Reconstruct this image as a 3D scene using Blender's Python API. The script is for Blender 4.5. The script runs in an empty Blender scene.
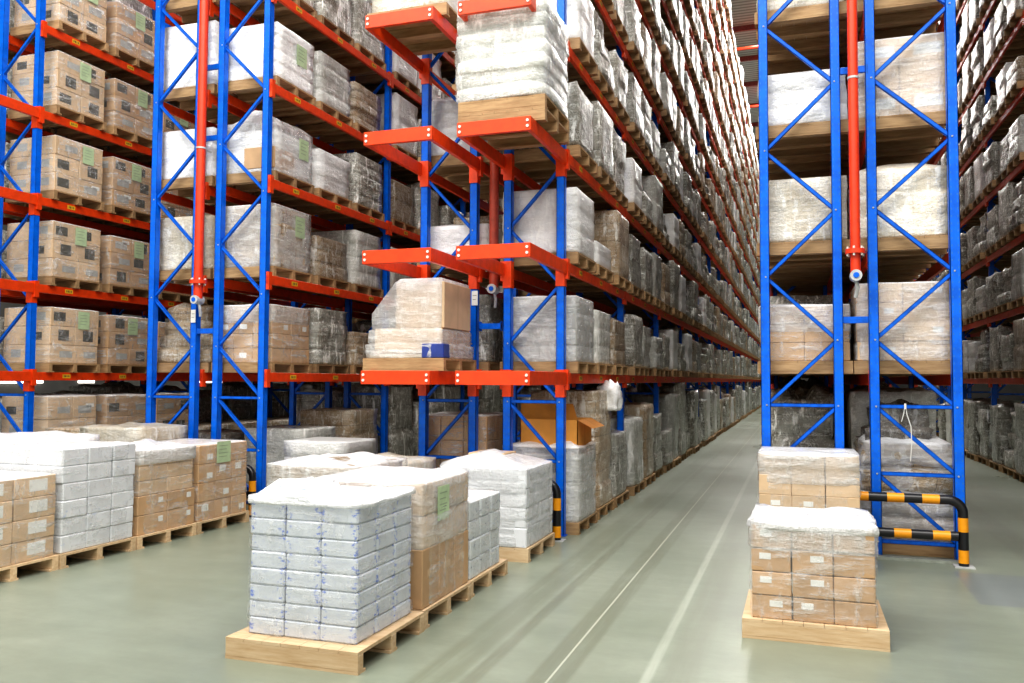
import bpy, math, random
from mathutils import Vector, Matrix
random.seed(7)
COL = bpy.context.scene.collection
PI = math.pi

# ------------------------------------------------------------------ materials
def newmat(name):
    m = bpy.data.materials.new(name); m.use_nodes = True
    nt = m.node_tree; nt.nodes.clear()
    out = nt.nodes.new('ShaderNodeOutputMaterial')
    b = nt.nodes.new('ShaderNodeBsdfPrincipled')
    nt.links.new(b.outputs[0], out.inputs[0])
    return m, nt, b, out
def N(nt, t, **kw):
    n = nt.nodes.new(t)
    for k, v in kw.items():
        if k in n.inputs.keys(): n.inputs[k].default_value = v
        else: setattr(n, k, v)
    return n
def L(nt, a, b): nt.links.new(a, b)
def coords(nt, kind='Object', scale=(1, 1, 1), rand=True):
    tc = N(nt, 'ShaderNodeTexCoord'); mp = N(nt, 'ShaderNodeMapping'); mp.inputs['Scale'].default_value = scale
    L(nt, tc.outputs[kind], mp.inputs[0])
    if rand:
        oi = N(nt, 'ShaderNodeObjectInfo'); mu = N(nt, 'ShaderNodeMath', operation='MULTIPLY'); mu.inputs[1].default_value = 37.
        L(nt, oi.outputs['Random'], mu.inputs[0]); L(nt, mu.outputs[0], mp.inputs['Location'])
    return mp.outputs[0]
def noise(nt, vec, sc, det=3, rough=.5):
    n = N(nt, 'ShaderNodeTexNoise'); n.inputs['Scale'].default_value = sc; n.inputs['Detail'].default_value = det; n.inputs['Roughness'].default_value = rough
    if vec is not None: L(nt, vec, n.inputs['Vector'])
    return n.outputs['Fac']
def ramp(nt, fac, stops):
    r = N(nt, 'ShaderNodeValToRGB'); e = r.color_ramp.elements
    while len(e) < len(stops): e.new(.5)
    for i, (p, c) in enumerate(stops):
        e[i].position = p; e[i].color = (*c, 1) if len(c) == 3 else c
    L(nt, fac, r.inputs[0]); return r.outputs[0]
def g1(v): return (v, v, v)
def mixc(nt, fac, a, b, mode='MIX'):
    n = N(nt, 'ShaderNodeMix', data_type='RGBA', blend_type=mode)
    for s, v in ((n.inputs[0], fac), (n.inputs[6], a), (n.inputs[7], b)):
        if hasattr(v, 'links') or hasattr(v, 'is_linked'): L(nt, v, s)
        elif isinstance(v, (int, float)): s.default_value = v
        else: s.default_value = (*v, 1)
    return n.outputs[2]
def math_(nt, op, a, b=None, clamp=False):
    n = N(nt, 'ShaderNodeMath', operation=op); n.use_clamp = clamp
    for i, v in enumerate((a, b)):
        if v is None: continue
        if isinstance(v, (int, float)): n.inputs[i].default_value = v
        else: L(nt, v, n.inputs[i])
    return n.outputs[0]
def bump(nt, h, strength, b, dist=.02):
    n = N(nt, 'ShaderNodeBump'); n.inputs['Strength'].default_value = strength; n.inputs['Distance'].default_value = dist
    L(nt, h, n.inputs['Height']); L(nt, n.outputs[0], b.inputs['Normal'])
def rnd(nt): return N(nt, 'ShaderNodeObjectInfo').outputs['Random']
def s2l(c): return tuple(((x/255)/12.92 if x/255 <= .04045 else ((x/255+.055)/1.055)**2.4) for x in c)

M = {}
def mat_paint(key, col, rough=.35, dirt=.12, spec=.5):
    m, nt, b, o = newmat(key); v = coords(nt, 'Object', (1, 1, 1))
    n = noise(nt, v, 9, 4, .6)
    dark = tuple(c*(1-dirt*3) for c in col)
    L(nt, ramp(nt, n, [(.35, dark), (.6, col)]), b.inputs['Base Color'])
    b.inputs['Roughness'].default_value = rough; b.inputs['Specular IOR Level'].default_value = spec
    M[key] = m; return m
mat_paint('blue_paint', (.0, .135, .74), spec=.3)
mat_paint('orange_paint', (.80, .062, .005), .4, .06)
mat_paint('pipe_red', (.78, .055, .012), .4, .06)
mat_paint('pipe_dull_red', (.42, .06, .03), .45, .08)
mat_paint('safety_black', (.012, .012, .014), .3, .05)
mat_paint('safety_yellow', (.9, .36, .008), .4, .05)
mat_paint('galvanised', (.55, .56, .56), .35, .1)
mat_paint('bolt_metal', (.75, .74, .68), .3, .02)
mat_paint('purlin_red', (.30, .05, .04), .6, .1)
mat_paint('yellow_label', (.80, .48, .03), .5, .03)
mat_paint('dark_print', (.05, .045, .03), .5, .03)
mat_paint('paper_white', (.80, .80, .77), .7, .03)
mat_paint('paper_green', (.50, .64, .40), .7, .06)
mat_paint('faint_print', (.30, .38, .26), .7, .02)
mat_paint('plinth_grey', (.40, .43, .38), .8, .1)
mat_paint('blue_plastic', (.03, .06, .30), .3, .1)
# upright paint with two rows of slots
def mat_upright():
    m, nt, b, o = newmat('blue_upright'); tc = N(nt, 'ShaderNodeTexCoord'); sx = N(nt, 'ShaderNodeSeparateXYZ'); L(nt, tc.outputs['Object'], sx.inputs[0])
    fz = math_(nt, 'PINGPONG', math_(nt, 'MULTIPLY', sx.outputs['Z'], 13.0), .5)
    a = math_(nt, 'GREATER_THAN', fz, .36)
    ax = math_(nt, 'ABSOLUTE', math_(nt, 'SUBTRACT', math_(nt, 'ABSOLUTE', sx.outputs['X']), .030))
    bx = math_(nt, 'LESS_THAN', ax, .006)
    hole = math_(nt, 'MULTIPLY', a, bx)
    n = noise(nt, coords(nt), 7, 4, .6)
    base = ramp(nt, n, [(.3, (.0, .10, .58)), (.6, (.0, .145, .78))])
    L(nt, mixc(nt, hole, base, (.03, .16, .55)), b.inputs['Base Color']); b.inputs['Roughness'].default_value = .33; b.inputs['Specular IOR Level'].default_value = .3
    M['blue_upright'] = m
mat_upright()
def mat_wood(key, c1, c2):
    m, nt, b, o = newmat(key); v = coords(nt, 'Object', (1.2, 9, 9)); n = noise(nt, v, 3, 5, .65)
    v2 = coords(nt, 'Object', (1, 1, 1)); n2 = noise(nt, v2, 2.2, 2)
    c = ramp(nt, n, [(.3, c1), (.62, c2)])
    c = mixc(nt, math_(nt, 'MULTIPLY', n2, .45), c, tuple(x*.55 for x in c1))
    hv = N(nt, 'ShaderNodeHueSaturation'); L(nt, c, hv.inputs['Color'])
    L(nt, math_(nt, 'ADD', math_(nt, 'MULTIPLY', rnd(nt), .4), .8), hv.inputs['Value'])
    L(nt, hv.outputs[0], b.inputs['Base Color']); b.inputs['Roughness'].default_value = .75
    bump(nt, n, .25, b, .01); M[key] = m
mat_wood('pallet_wood', (.30, .175, .08), (.50, .33, .17))
mat_wood('pallet_wood_pale', (.66, .44, .24), (.86, .66, .43))
def mat_card(key, col, tape=(.55, .40, .24)):
    m, nt, b, o = newmat(key); v = coords(nt, 'Object'); n = noise(nt, v, 4, 4, .6); n2 = noise(nt, v, 60, 2)
    c = ramp(nt, n, [(.3, tuple(x*.82 for x in col)), (.65, col)])
    tc = N(nt, 'ShaderNodeTexCoord'); sx = N(nt, 'ShaderNodeSeparateXYZ'); L(nt, tc.outputs['Object'], sx.inputs[0])
    t = math_(nt, 'LESS_THAN', math_(nt, 'ABSOLUTE', sx.outputs['Y']), .022)
    c = mixc(nt, math_(nt, 'MULTIPLY', t, .6), c, tape)
    hv = N(nt, 'ShaderNodeHueSaturation'); L(nt, c, hv.inputs['Color'])
    L(nt, math_(nt, 'ADD', math_(nt, 'MULTIPLY', rnd(nt), .22), .89), hv.inputs['Value'])
    L(nt, hv.outputs[0], b.inputs['Base Color']); b.inputs['Roughness'].default_value = .7; bump(nt, n2, .08, b, .004); M[key] = m
mat_card('cardboard', (.56, .36, .20)); mat_card('cardboard_light', (.68, .49, .31)); mat_card('cardboard_orange', (.74, .33, .06), (.5, .2, .04)); mat_card('cardboard_grey', (.42, .42, .40), (.5, .5, .48))
# cartons printed with dark panels / white packs with print
def mat_pack(key, base, ink, thr, sc, edge=0):
    m, nt, b, o = newmat(key); v = coords(nt, 'Object', (1, 1, 1.6)); n = noise(nt, v, sc, 3, .75)
    n2 = noise(nt, coords(nt, 'Object'), 5, 3)
    c0 = ramp(nt, n2, [(.3, tuple(x*.86 for x in base)), (.6, base)])
    f = ramp(nt, n, [(thr, g1(0)), (thr+.05, g1(1))])
    if edge:
        tc = N(nt, 'ShaderNodeTexCoord'); sx = N(nt, 'ShaderNodeSeparateXYZ'); L(nt, tc.outputs['Object'], sx.inputs[0])
        ax = math_(nt, 'ABSOLUTE', sx.outputs['X']); ay = math_(nt, 'ABSOLUTE', sx.outputs['Y'])
        mn = math_(nt, 'MINIMUM', ax, ay)
        f = math_(nt, 'MULTIPLY', f, ramp(nt, mn, [(edge-.02, g1(.12)), (edge, g1(1))]))
    L(nt, mixc(nt, f, c0, ink), b.inputs['Base Color']); b.inputs['Roughness'].default_value = .38
    bump(nt, noise(nt, coords(nt, 'Object', (1, 1, .6)), 10, 3, .6), .35, b, .012); M[key] = m
mat_pack('white_pack', (.64, .68, .74), (.16, .24, .62), .55, 26, .10)
mat_pack('white_plain_pack', (.76, .78, .81), (.55, .60, .72), .66, 9)
mat_pack('grey_print_pack', (.66, .69, .71), (.16, .19, .26), .62, 13)
# opaque stretch-wrapped goods seen at a distance
def mat_wrapped(key, cols, seam=.55, hi=.75, brick=True, rough=.28, bz=4.2, bs=.8, v0=.72):
    m, nt, b, o = newmat(key)
    v = coords(nt, 'Object', (1, 1, 1))
    n = noise(nt, v, 2.6, 4, .6)
    c = ramp(nt, n, [(.28, cols[0]), (.5, cols[1]), (.72, cols[2])])
    if brick:
        tc = N(nt, 'ShaderNodeTexCoord'); sx = N(nt, 'ShaderNodeSeparateXYZ'); L(nt, tc.outputs['Object'], sx.inputs[0])
        cb = N(nt, 'ShaderNodeCombineXYZ'); L(nt, math_(nt, 'ADD', sx.outputs['X'], sx.outputs['Y']), cb.inputs[0]); L(nt, sx.outputs['Z'], cb.inputs[1])
        bt = N(nt, 'ShaderNodeTexBrick'); bt.inputs['Scale'].default_value = 1; bt.inputs['Mortar Size'].default_value = .008; bt.inputs['Mortar Smooth'].default_value = .6
        bt.inputs['Brick Width'].default_value = .36; bt.inputs['Row Height'].default_value = 1/bz
        bt.inputs['Color1'].default_value = (1, 1, 1, 1); bt.inputs['Color2'].default_value = (.84, .84, .84, 1); bt.inputs['Mortar'].default_value = (seam*.6, seam*.6, seam*.6, 1)
        L(nt, cb.outputs[0], bt.inputs[0])
        c = mixc(nt, .75, c, bt.outputs['Color'], 'MULTIPLY')
    # film streaks and ridges: pale highlights painted into the base colour
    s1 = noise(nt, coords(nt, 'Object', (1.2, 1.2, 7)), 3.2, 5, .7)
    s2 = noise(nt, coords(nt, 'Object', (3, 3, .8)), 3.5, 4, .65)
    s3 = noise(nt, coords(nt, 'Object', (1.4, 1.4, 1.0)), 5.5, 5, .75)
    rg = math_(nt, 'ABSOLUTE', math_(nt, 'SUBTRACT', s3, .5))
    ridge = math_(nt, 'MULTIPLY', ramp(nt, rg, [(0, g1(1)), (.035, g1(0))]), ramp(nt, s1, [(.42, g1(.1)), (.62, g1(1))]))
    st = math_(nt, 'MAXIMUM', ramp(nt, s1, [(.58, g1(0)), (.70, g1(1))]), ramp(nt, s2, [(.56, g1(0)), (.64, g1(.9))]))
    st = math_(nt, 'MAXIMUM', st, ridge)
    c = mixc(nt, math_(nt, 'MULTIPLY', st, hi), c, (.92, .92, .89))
    hv = N(nt, 'ShaderNodeHueSaturation'); L(nt, c, hv.inputs['Color'])
    L(nt, math_(nt, 'ADD', math_(nt, 'MULTIPLY', rnd(nt), .5), v0), hv.inputs['Value'])
    L(nt, hv.outputs[0], b.inputs['Base Color']); b.inputs['Roughness'].default_value = rough
    b.inputs['Coat Weight'].default_value = .35; b.inputs['Coat Roughness'].default_value = .15
    h = math_(nt, 'ADD', noise(nt, coords(nt, 'Object', (1, 1, 2.2)), 6, 4, .65), math_(nt, 'MULTIPLY', math_(nt, 'ADD', s2, math_(nt, 'MULTIPLY', ridge, .25)), .6))
    bump(nt, h, bs, b, .05); M[key] = m
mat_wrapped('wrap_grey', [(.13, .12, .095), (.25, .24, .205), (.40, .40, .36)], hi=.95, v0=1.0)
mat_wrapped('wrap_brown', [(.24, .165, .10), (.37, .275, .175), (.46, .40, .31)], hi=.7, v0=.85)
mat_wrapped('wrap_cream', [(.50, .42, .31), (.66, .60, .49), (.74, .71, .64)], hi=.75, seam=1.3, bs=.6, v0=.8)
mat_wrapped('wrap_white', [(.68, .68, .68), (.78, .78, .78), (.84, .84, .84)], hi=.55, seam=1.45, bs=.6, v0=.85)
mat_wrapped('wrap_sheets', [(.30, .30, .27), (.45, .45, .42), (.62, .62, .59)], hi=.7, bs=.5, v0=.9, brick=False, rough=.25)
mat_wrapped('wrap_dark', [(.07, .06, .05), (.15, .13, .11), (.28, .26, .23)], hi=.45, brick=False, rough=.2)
# clear stretch film shell
def mat_film(key, base, hi, tint=(.90, .91, .92), top=False):
    m, nt, b, o = newmat(key)
    s1 = noise(nt, coords(nt, 'Object', (1.0, 1.0, 5)), 3.0, 5, .72)
    s2 = noise(nt, coords(nt, 'Object', (2.2, 2.2, 1)), 4.5, 4, .7)
    st = math_(nt, 'MAXIMUM', ramp(nt, s1, [(.50, g1(0)), (.70, g1(1))]), ramp(nt, s2, [(.54, g1(0)), (.72, g1(.85))]))
    fac = math_(nt, 'ADD', math_(nt, 'MULTIPLY', st, hi), base)
    ge = N(nt, 'ShaderNodeNewGeometry'); sp = N(nt, 'ShaderNodeSeparateXYZ'); L(nt, ge.outputs['Normal'], sp.inputs[0])
    up = math_(nt, 'MULTIPLY', ramp(nt, sp.outputs['Z'], [(.45, g1(0)), (.9, g1(1))]), .62)
    fac = math_(nt, 'MINIMUM', math_(nt, 'ADD', fac, up), .97)
    b.inputs['Base Color'].default_value = (*tint, 1); b.inputs['Roughness'].default_value = .22; b.inputs['Coat Weight'].default_value = .3
    h = math_(nt, 'ADD', s1, s2); bump(nt, h, .8, b, .05)
    tr = N(nt, 'ShaderNodeBsdfTransparent'); mx = N(nt, 'ShaderNodeMixShader')
    L(nt, fac, mx.inputs[0]); L(nt, tr.outputs[0], mx.inputs[1]); L(nt, b.outputs[0], mx.inputs[2]); L(nt, mx.outputs[0], o.inputs[0]); M[key] = m
mat_film('clear_film', .10, .45); mat_film('milky_film', .34, .40); mat_film('thick_film', .62, .3)

def mat_floor():
    m, nt, b, o = newmat('polished_concrete')
    tc = N(nt, 'ShaderNodeTexCoord'); P = tc.outputs['Object']; sx = N(nt, 'ShaderNodeSeparateXYZ'); L(nt, P, sx.inputs[0]); X, Y = sx.outputs['X'], sx.outputs['Y']
    n1 = noise(nt, P, .35, 5, .6); n2 = noise(nt, P, 3, 6, .7)
    mp = N(nt, 'ShaderNodeMapping'); mp.inputs['Scale'].default_value = (9, .5, 1); L(nt, P, mp.inputs[0]); n3 = noise(nt, mp.outputs[0], 1.1, 5, .7)
    c = ramp(nt, n1, [(.3, (.21, .24, .185)), (.55, (.27, .30, .24)), (.75, (.33, .355, .29))])
    c = mixc(nt, math_(nt, 'MULTIPLY', ramp(nt, n2, [(.35, g1(1)), (.65, g1(0))]), .45), c, (.18, .20, .155))
    c = mixc(nt, math_(nt, 'MULTIPLY', noise(nt, P, 14, 5, .7), .35), c, (.16, .18, .14))
    mp2 = N(nt, 'ShaderNodeMapping'); mp2.inputs['Scale'].default_value = (.8, 2.6, 1); L(nt, P, mp2.inputs[0]); n4 = noise(nt, mp2.outputs[0], 1.3, 6, .72)
    c = mixc(nt, ramp(nt, n4, [(.38, g1(.45)), (.62, g1(0))]), c, (.17, .195, .15))
    mr_ = N(nt, 'ShaderNodeMapRange'); mr_.inputs['From Min'].default_value = 6.5; mr_.inputs['From Max'].default_value = 11; L(nt, Y, mr_.inputs['Value'])
    c = mixc(nt, math_(nt, 'MULTIPLY', mr_.outputs[0], .35), c, (.17, .19, .15))
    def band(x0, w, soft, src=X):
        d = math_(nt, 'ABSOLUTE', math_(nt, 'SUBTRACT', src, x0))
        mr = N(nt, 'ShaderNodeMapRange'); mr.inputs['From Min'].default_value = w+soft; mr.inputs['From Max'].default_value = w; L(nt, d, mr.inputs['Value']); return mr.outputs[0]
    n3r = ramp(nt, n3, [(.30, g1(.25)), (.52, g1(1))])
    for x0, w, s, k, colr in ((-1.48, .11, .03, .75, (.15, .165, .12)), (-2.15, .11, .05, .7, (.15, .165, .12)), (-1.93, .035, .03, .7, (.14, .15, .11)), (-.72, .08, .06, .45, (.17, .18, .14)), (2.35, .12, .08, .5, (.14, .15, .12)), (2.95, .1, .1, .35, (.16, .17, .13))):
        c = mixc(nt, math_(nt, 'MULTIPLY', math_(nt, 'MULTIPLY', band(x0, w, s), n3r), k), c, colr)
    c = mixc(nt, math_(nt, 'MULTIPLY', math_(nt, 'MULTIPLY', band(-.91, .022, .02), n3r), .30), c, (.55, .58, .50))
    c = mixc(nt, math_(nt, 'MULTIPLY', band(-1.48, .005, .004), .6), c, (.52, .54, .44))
    # blue-grey patch on the right
    pm = math_(nt, 'MULTIPLY', band(1.85, .42, .03), band(8.6, .62, .03, Y))
    c = mixc(nt, math_(nt, 'MULTIPLY', pm, .6), c, (.15, .17, .19))
    # joint lines
    c = mixc(nt, math_(nt, 'MULTIPLY', band(9.15, .006, .006, Y), .4), c, (.18, .19, .16))
    L(nt, c, b.inputs['Base Color'])
    L(nt, ramp(nt, n1, [(.3, g1(.27)), (.7, g1(.42))]), b.inputs['Roughness'])
    b.inputs['Specular IOR Level'].default_value = .5
    M['floor'] = m
mat_floor()
def mat_ceiling():
    m, nt, b, o = newmat('corrugated_roof'); tc = N(nt, 'ShaderNodeTexCoord')
    w = N(nt, 'ShaderNodeTexWave', wave_type='BANDS', bands_direction='Y'); w.inputs['Scale'].default_value = .9; w.inputs['Distortion'].default_value = .2; L(nt, tc.outputs['Object'], w.inputs['Vector'])
    L(nt, ramp(nt, w.outputs['Fac'], [(.1, (.20, .19, .17)), (.7, (.42, .41, .38))]), b.inputs['Base Color']); b.inputs['Roughness'].default_value = .6; M['roof'] = m
    m, nt, b, o = newmat('wall_panel'); n = noise(nt, coords(nt, 'Object', (1, 1, 1), False), .5, 3)
    L(nt, ramp(nt, n, [(.3, (.07, .068, .062)), (.7, (.11, .107, .10))]), b.inputs['Base Color']); b.inputs['Roughness'].default_value = .8; M['wall'] = m
    m, nt, b, o = newmat('daylight_pane'); b.inputs['Base Color'].default_value = (1, .97, .88, 1)
    b.inputs['Emission Color'].default_value = (1, .95, .85, 1); b.inputs['Emission Strength'].default_value = 4; M['daylight'] = m
mat_ceiling()

# ------------------------------------------------------------------ mesh building
class MB:
    def __init__(s): s.v = []; s.f = []; s.m = []; s.mats = []; s.sm = []
    def mi(s, k):
        if k not in s.mats: s.mats.append(k)
        return s.mats.index(k)
    def add(s, vs, fs, k, smooth=False):
        o = len(s.v); s.v += vs; i = s.mi(k)
        for f in fs: s.f.append([o+a for a in f]); s.m.append(i); s.sm.append(smooth)
    def box(s, x0, x1, y0, y1, z0, z1, k, bev=0):
        if bev <= 0:
            vs = [(x, y, z) for z in (z0, z1) for y in (y0, y1) for x in (x0, x1)]
            s.add(vs, [(0, 2, 3, 1), (4, 5, 7, 6), (0, 1, 5, 4), (2, 6, 7, 3), (0, 4, 6, 2), (1, 3, 7, 5)], k); return
        # chamfered box: 24 verts
        b = bev; vs = []; idx = {}
        for ix, x in ((0, x0), (1, x1)):
            for iy, y in ((0, y0), (1, y1)):
                for iz, z in ((0, z0), (1, z1)):
                    sx, sy, sz = (1-2*ix)*b, (1-2*iy)*b, (1-2*iz)*b
                    idx[ix, iy, iz, 'x'] = len(vs); vs.append((x, y+sy, z+sz))
                    idx[ix, iy, iz, 'y'] = len(vs); vs.append((x+sx, y, z+sz))
                    idx[ix, iy, iz, 'z'] = len(vs); vs.append((x+sx, y+sy, z))
        fs = []
        I = idx
        def q(c, flip): fs.append(tuple(reversed(c)) if flip else tuple(c))
        for i in (0, 1):
            q([I[i, 0, 0, 'x'], I[i, 0, 1, 'x'], I[i, 1, 1, 'x'], I[i, 1, 0, 'x']], i == 1)
            q([I[0, i, 0, 'y'], I[1, i, 0, 'y'], I[1, i, 1, 'y'], I[0, i, 1, 'y']], i == 1)
            q([I[0, 0, i, 'z'], I[0, 1, i, 'z'], I[1, 1, i, 'z'], I[1, 0, i, 'z']], i == 1)
        for a in (0, 1):
            for c in (0, 1):
                fl = (a+c) % 2
                q([I[a, c, 0, 'x'], I[a, c, 0, 'y'], I[a, c, 1, 'y'], I[a, c, 1, 'x']], fl == 1)
                q([I[a, 0, c, 'x'], I[a, 0, c, 'z'], I[a, 1, c, 'z'], I[a, 1, c, 'x']], fl == 0)
                q([I[0, a, c, 'y'], I[0, a, c, 'z'], I[1, a, c, 'z'], I[1, a, c, 'y']], fl == 1)
        for a in (0, 1):
            for c in (0, 1):
                for e in (0, 1):
                    q([I[a, c, e, 'x'], I[a, c, e, 'z'], I[a, c, e, 'y']], (a+c+e) % 2 == 1)
        s.add(vs, fs, k)
    def bar(s, p0, p1, w, d, k):     # w in the x-z plane, d along y
        p0, p1 = Vector(p0), Vector(p1); t = (p1-p0).normalized(); y = Vector((0, 1, 0))
        if abs(t.y) > .9: y = Vector((1, 0, 0))
        n = t.cross(y).normalized()*w/2; yy = y*d/2
        vs = [tuple(p+a*n+b*yy) for p in (p0, p1) for a, b in ((-1, -1), (1, -1), (1, 1), (-1, 1))]
        s.add(vs, [(3, 2, 1, 0), (4, 5, 6, 7), (0, 1, 5, 4), (1, 2, 6, 5), (2, 3, 7, 6), (3, 0, 4, 7)], k)
    def tube(s, pts, r, k, n=14, caps=True, colfn=None):
        pts = [Vector(p) for p in pts]; rings = []
        up = Vector((0, 1, 0))
        vs = []
        for i, p in enumerate(pts):
            a = pts[max(i-1, 0)]; b = pts[min(i+1, len(pts)-1)]; t = (b-a).normalized()
            u = Vector((0, 1, 0)) if abs(t.y) < .9 else Vector((1, 0, 0))
            e1 = t.cross(u).normalized(); e2 = t.cross(e1).normalized()
            rr = r[i] if isinstance(r, (list, tuple)) else r
            for j in range(n):
                an = 2*PI*j/n; vs.append(tuple(p+e1*math.cos(an)*rr+e2*math.sin(an)*rr))
        for i in range(len(pts)-1):
            fs = [(i*n+j, i*n+(j+1) % n, (i+1)*n+(j+1) % n, (i+1)*n+j) for j in range(n)]
            kk = colfn(i) if colfn else k
            o = len(s.v)
            seg = vs[i*n:(i+2)*n]
            s.add(seg, [(j, (j+1) % n, n+(j+1) % n, n+j) for j in range(n)], kk, True)
        if caps:
            s.add(vs[:n], [tuple(range(n-1, -1, -1))], k); s.add(vs[-n:], [tuple(range(n))], k)
    def mesh(s, name):
        me = bpy.data.meshes.new(name); me.from_pydata(s.v, [], s.f)
        for k in s.mats: me.materials.append(M[k])
        me.polygons.foreach_set('material_index', s.m); me.polygons.foreach_set('use_smooth', s.sm); me.update(); return me
    def build(s, name, parent=None, loc=(0, 0, 0), rz=0):
        return link(name, s.mesh(name), parent, loc, rz)
def link(name, me, parent=None, loc=(0, 0, 0), rz=0, sc=None):
    o = bpy.data.objects.new(name, me); COL.objects.link(o); o.location = loc; o.rotation_euler = (0, 0, rz)
    if sc: o.scale = sc
    if parent: o.parent = parent
    return o
def thing(name, label, cat, loc=(0, 0, 0), rz=0, group=None, parent=None):
    o = bpy.data.objects.new(name, None); COL.objects.link(o); o.location = loc; o.rotation_euler = (0, 0, rz); o.empty_display_size = .1
    if parent: o.parent = parent
    else: tag(o, label, cat, group)
    return o
def tag(o, label=None, cat=None, group=None, kind=None):
    if label: o['label'] = label
    if cat: o['category'] = cat
    if group: o['group'] = group
    if kind: o['kind'] = kind
    return o

# ------------------------------------------------------------------ geometry constants (metres)
Q, ZN0, LV, ZL1 = .709, 1.585, 1.3335, 1.93       # brace pitch, first brace node, level pitch, first rail top
W, GAP, E_, Y0, BAY = .845, .283, .0594, 9.71, 3.576
NLEV = 12
XA, XB, XC, XD, XE = -11.76, -8.832, -4.585, -.385, 4.012
RAILH = .125
def lz(l): return ZL1+(l-1)*LV       # rail top of level l
TOPZ = lz(NLEV)+1.1

# ---- upright frame meshes (origin: outer-left foot at x=0..W, y=0)
UM = MB()
t = .006
UM.box(-.05, .05, 0, t, 0, TOPZ, 'blue_upright')           # front flange
UM.box(-.05, -.05+t, 0, .085, 0, TOPZ, 'blue_upright')
UM.box(.05-t, .05, 0, .085, 0, TOPZ, 'blue_upright')
UM.box(-.05, -.012, .085, .085+t, 0, TOPZ, 'blue_upright')
UM.box(.012, .05, .085, .085+t, 0, TOPZ, 'blue_upright')
UM.box(-.07, .07, -.02, .11, 0, .008, 'blue_upright')
UPR = UM.mesh('upright')
def nodes(mir):
    """brace end points in frame x (0..W), list of (x0,z0,x1,z1)"""
    xl, xr = E_, W-E_
    if mir: xl, xr = xr, xl
    out = []
    zn = lambda n: ZN0+n*Q
    for n in (-2, -1, 0): out.append((xl, zn(n), xr, zn(n)))
    out.append((xl, zn(-1), xr, zn(-2))); out.append((xl, zn(0), xr, zn(-1)))
    n = 0; side = 1
    while zn(n+1) < TOPZ-.2:
        a = (xr, zn(n)) if side else (xl, zn(n)); b = (xl, zn(n+1)) if side else (xr, zn(n+1))
        out.append((*a, *b)); n += 1; side = 1-side
    out.append((xl, zn(n), xr, zn(n)))
    return out
def brace_bar(mb, a, w=.042):
    x0, z0, x1, z1 = a
    mb.bar((x0, .028, z0), (x1, .028, z1), w, .004, 'blue_paint')
    dx, dz = x1-x0, z1-z0; l = math.hypot(dx, dz); nx, nz = -dz/l*(w/2-.003), dx/l*(w/2-.003)
    for s_ in (1, -1):
        mb.bar((x0+nx*s_, .044, z0+nz*s_), (x1+nx*s_, .044, z1+nz*s_), .005, .036, 'blue_paint')
BR = {}
for mir in (0, 1):
    allm = MB(); single = []
    for a in nodes(mir):
        b1 = MB(); brace_bar(b1, a); 
        for x, z in ((a[0], a[1]), (a[2], a[3])): b1.tube([(x, -.007, z), (x, .03, z)], .010, 'bolt_metal', 6)
        single.append(b1.mesh('brace')); brace_bar(allm, a)
    BR[mir] = (single, allm.mesh('bracing'))
def frame(parent, x, y, mir, detail, fw=W):
    f = thing('upright_frame', None, None, (x, y, 0), parent=parent)
    link('upright', UPR, f, (.05, 0, 0)); link('upright', UPR, f, (fw-.05, 0, 0)); bs = ((fw-2*E_)/(W-2*E_), 1, 1); bl = (E_-E_*bs[0], 0, 0)
    if detail:
        for me in BR[mir][0]: link('brace', me, f, bl, 0, bs)
    else: link('bracing', BR[mir][1], f, bl, 0, bs)
    return f

# ---- shelf rails along the aisle. origin: rail start, outer face at x=0; side=+1 faces +x
def rail_mesh(length, side, y0=0, h=RAILH, sleeve=0, labels=False):
    m = MB(); x0, x1 = (0, .045) if side > 0 else (-.045, 0)
    m.box(x0, x1, y0, length, -h, 0, 'orange_paint', .004)
    xs = (0, .008) if side > 0 else (-.008, 0)
    for yy in (0.0, length-.075+.1-.02):
        pass
    m.box(min(xs[0], x0), max(xs[1], x1)+.0 if side > 0 else xs[1], .0, .075, -.2, .045, 'orange_paint')
    m.box(min(xs[0], x0), max(xs[1], x1)+.0 if side > 0 else xs[1], length-.075, length, -.2, .045, 'orange_paint')
    return m
RL = {s: rail_mesh(BAY-.02, s).mesh('shelf_rail') for s in (1, -1)}
LBm = MB(); LBm.box(0, .002, -.075, .075, -.03, .03, 'yellow_label')
for q_, w_ in ((-.05, .012), (-.025, .02), (.01, .008), (.035, .016)): LBm.box(.002, .003, q_, q_+w_, -.015, .016, 'dark_print')
LBL = LBm.mesh('location_label')
def orange_sleeve(parent, x, y, z, side):    # connector wrapped round the end upright
    m = MB(); xo = x
    m.box(-.056, .056, -.012, .09, -.27, .06, 'orange_paint')
    m.add([(-.056, -.012, -.08), (-.056, -.012, .06), (-.056-.06*(1), -.012, .0), (-.056, .07, -.08), (-.056, .07, .06), (-.116, .07, .0)], [(0, 1, 2), (3, 5, 4), (1, 4, 5, 2), (0, 2, 5, 3)], 'orange_paint')
    return m.build('rail_connector', parent, (x, y, z))

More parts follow.
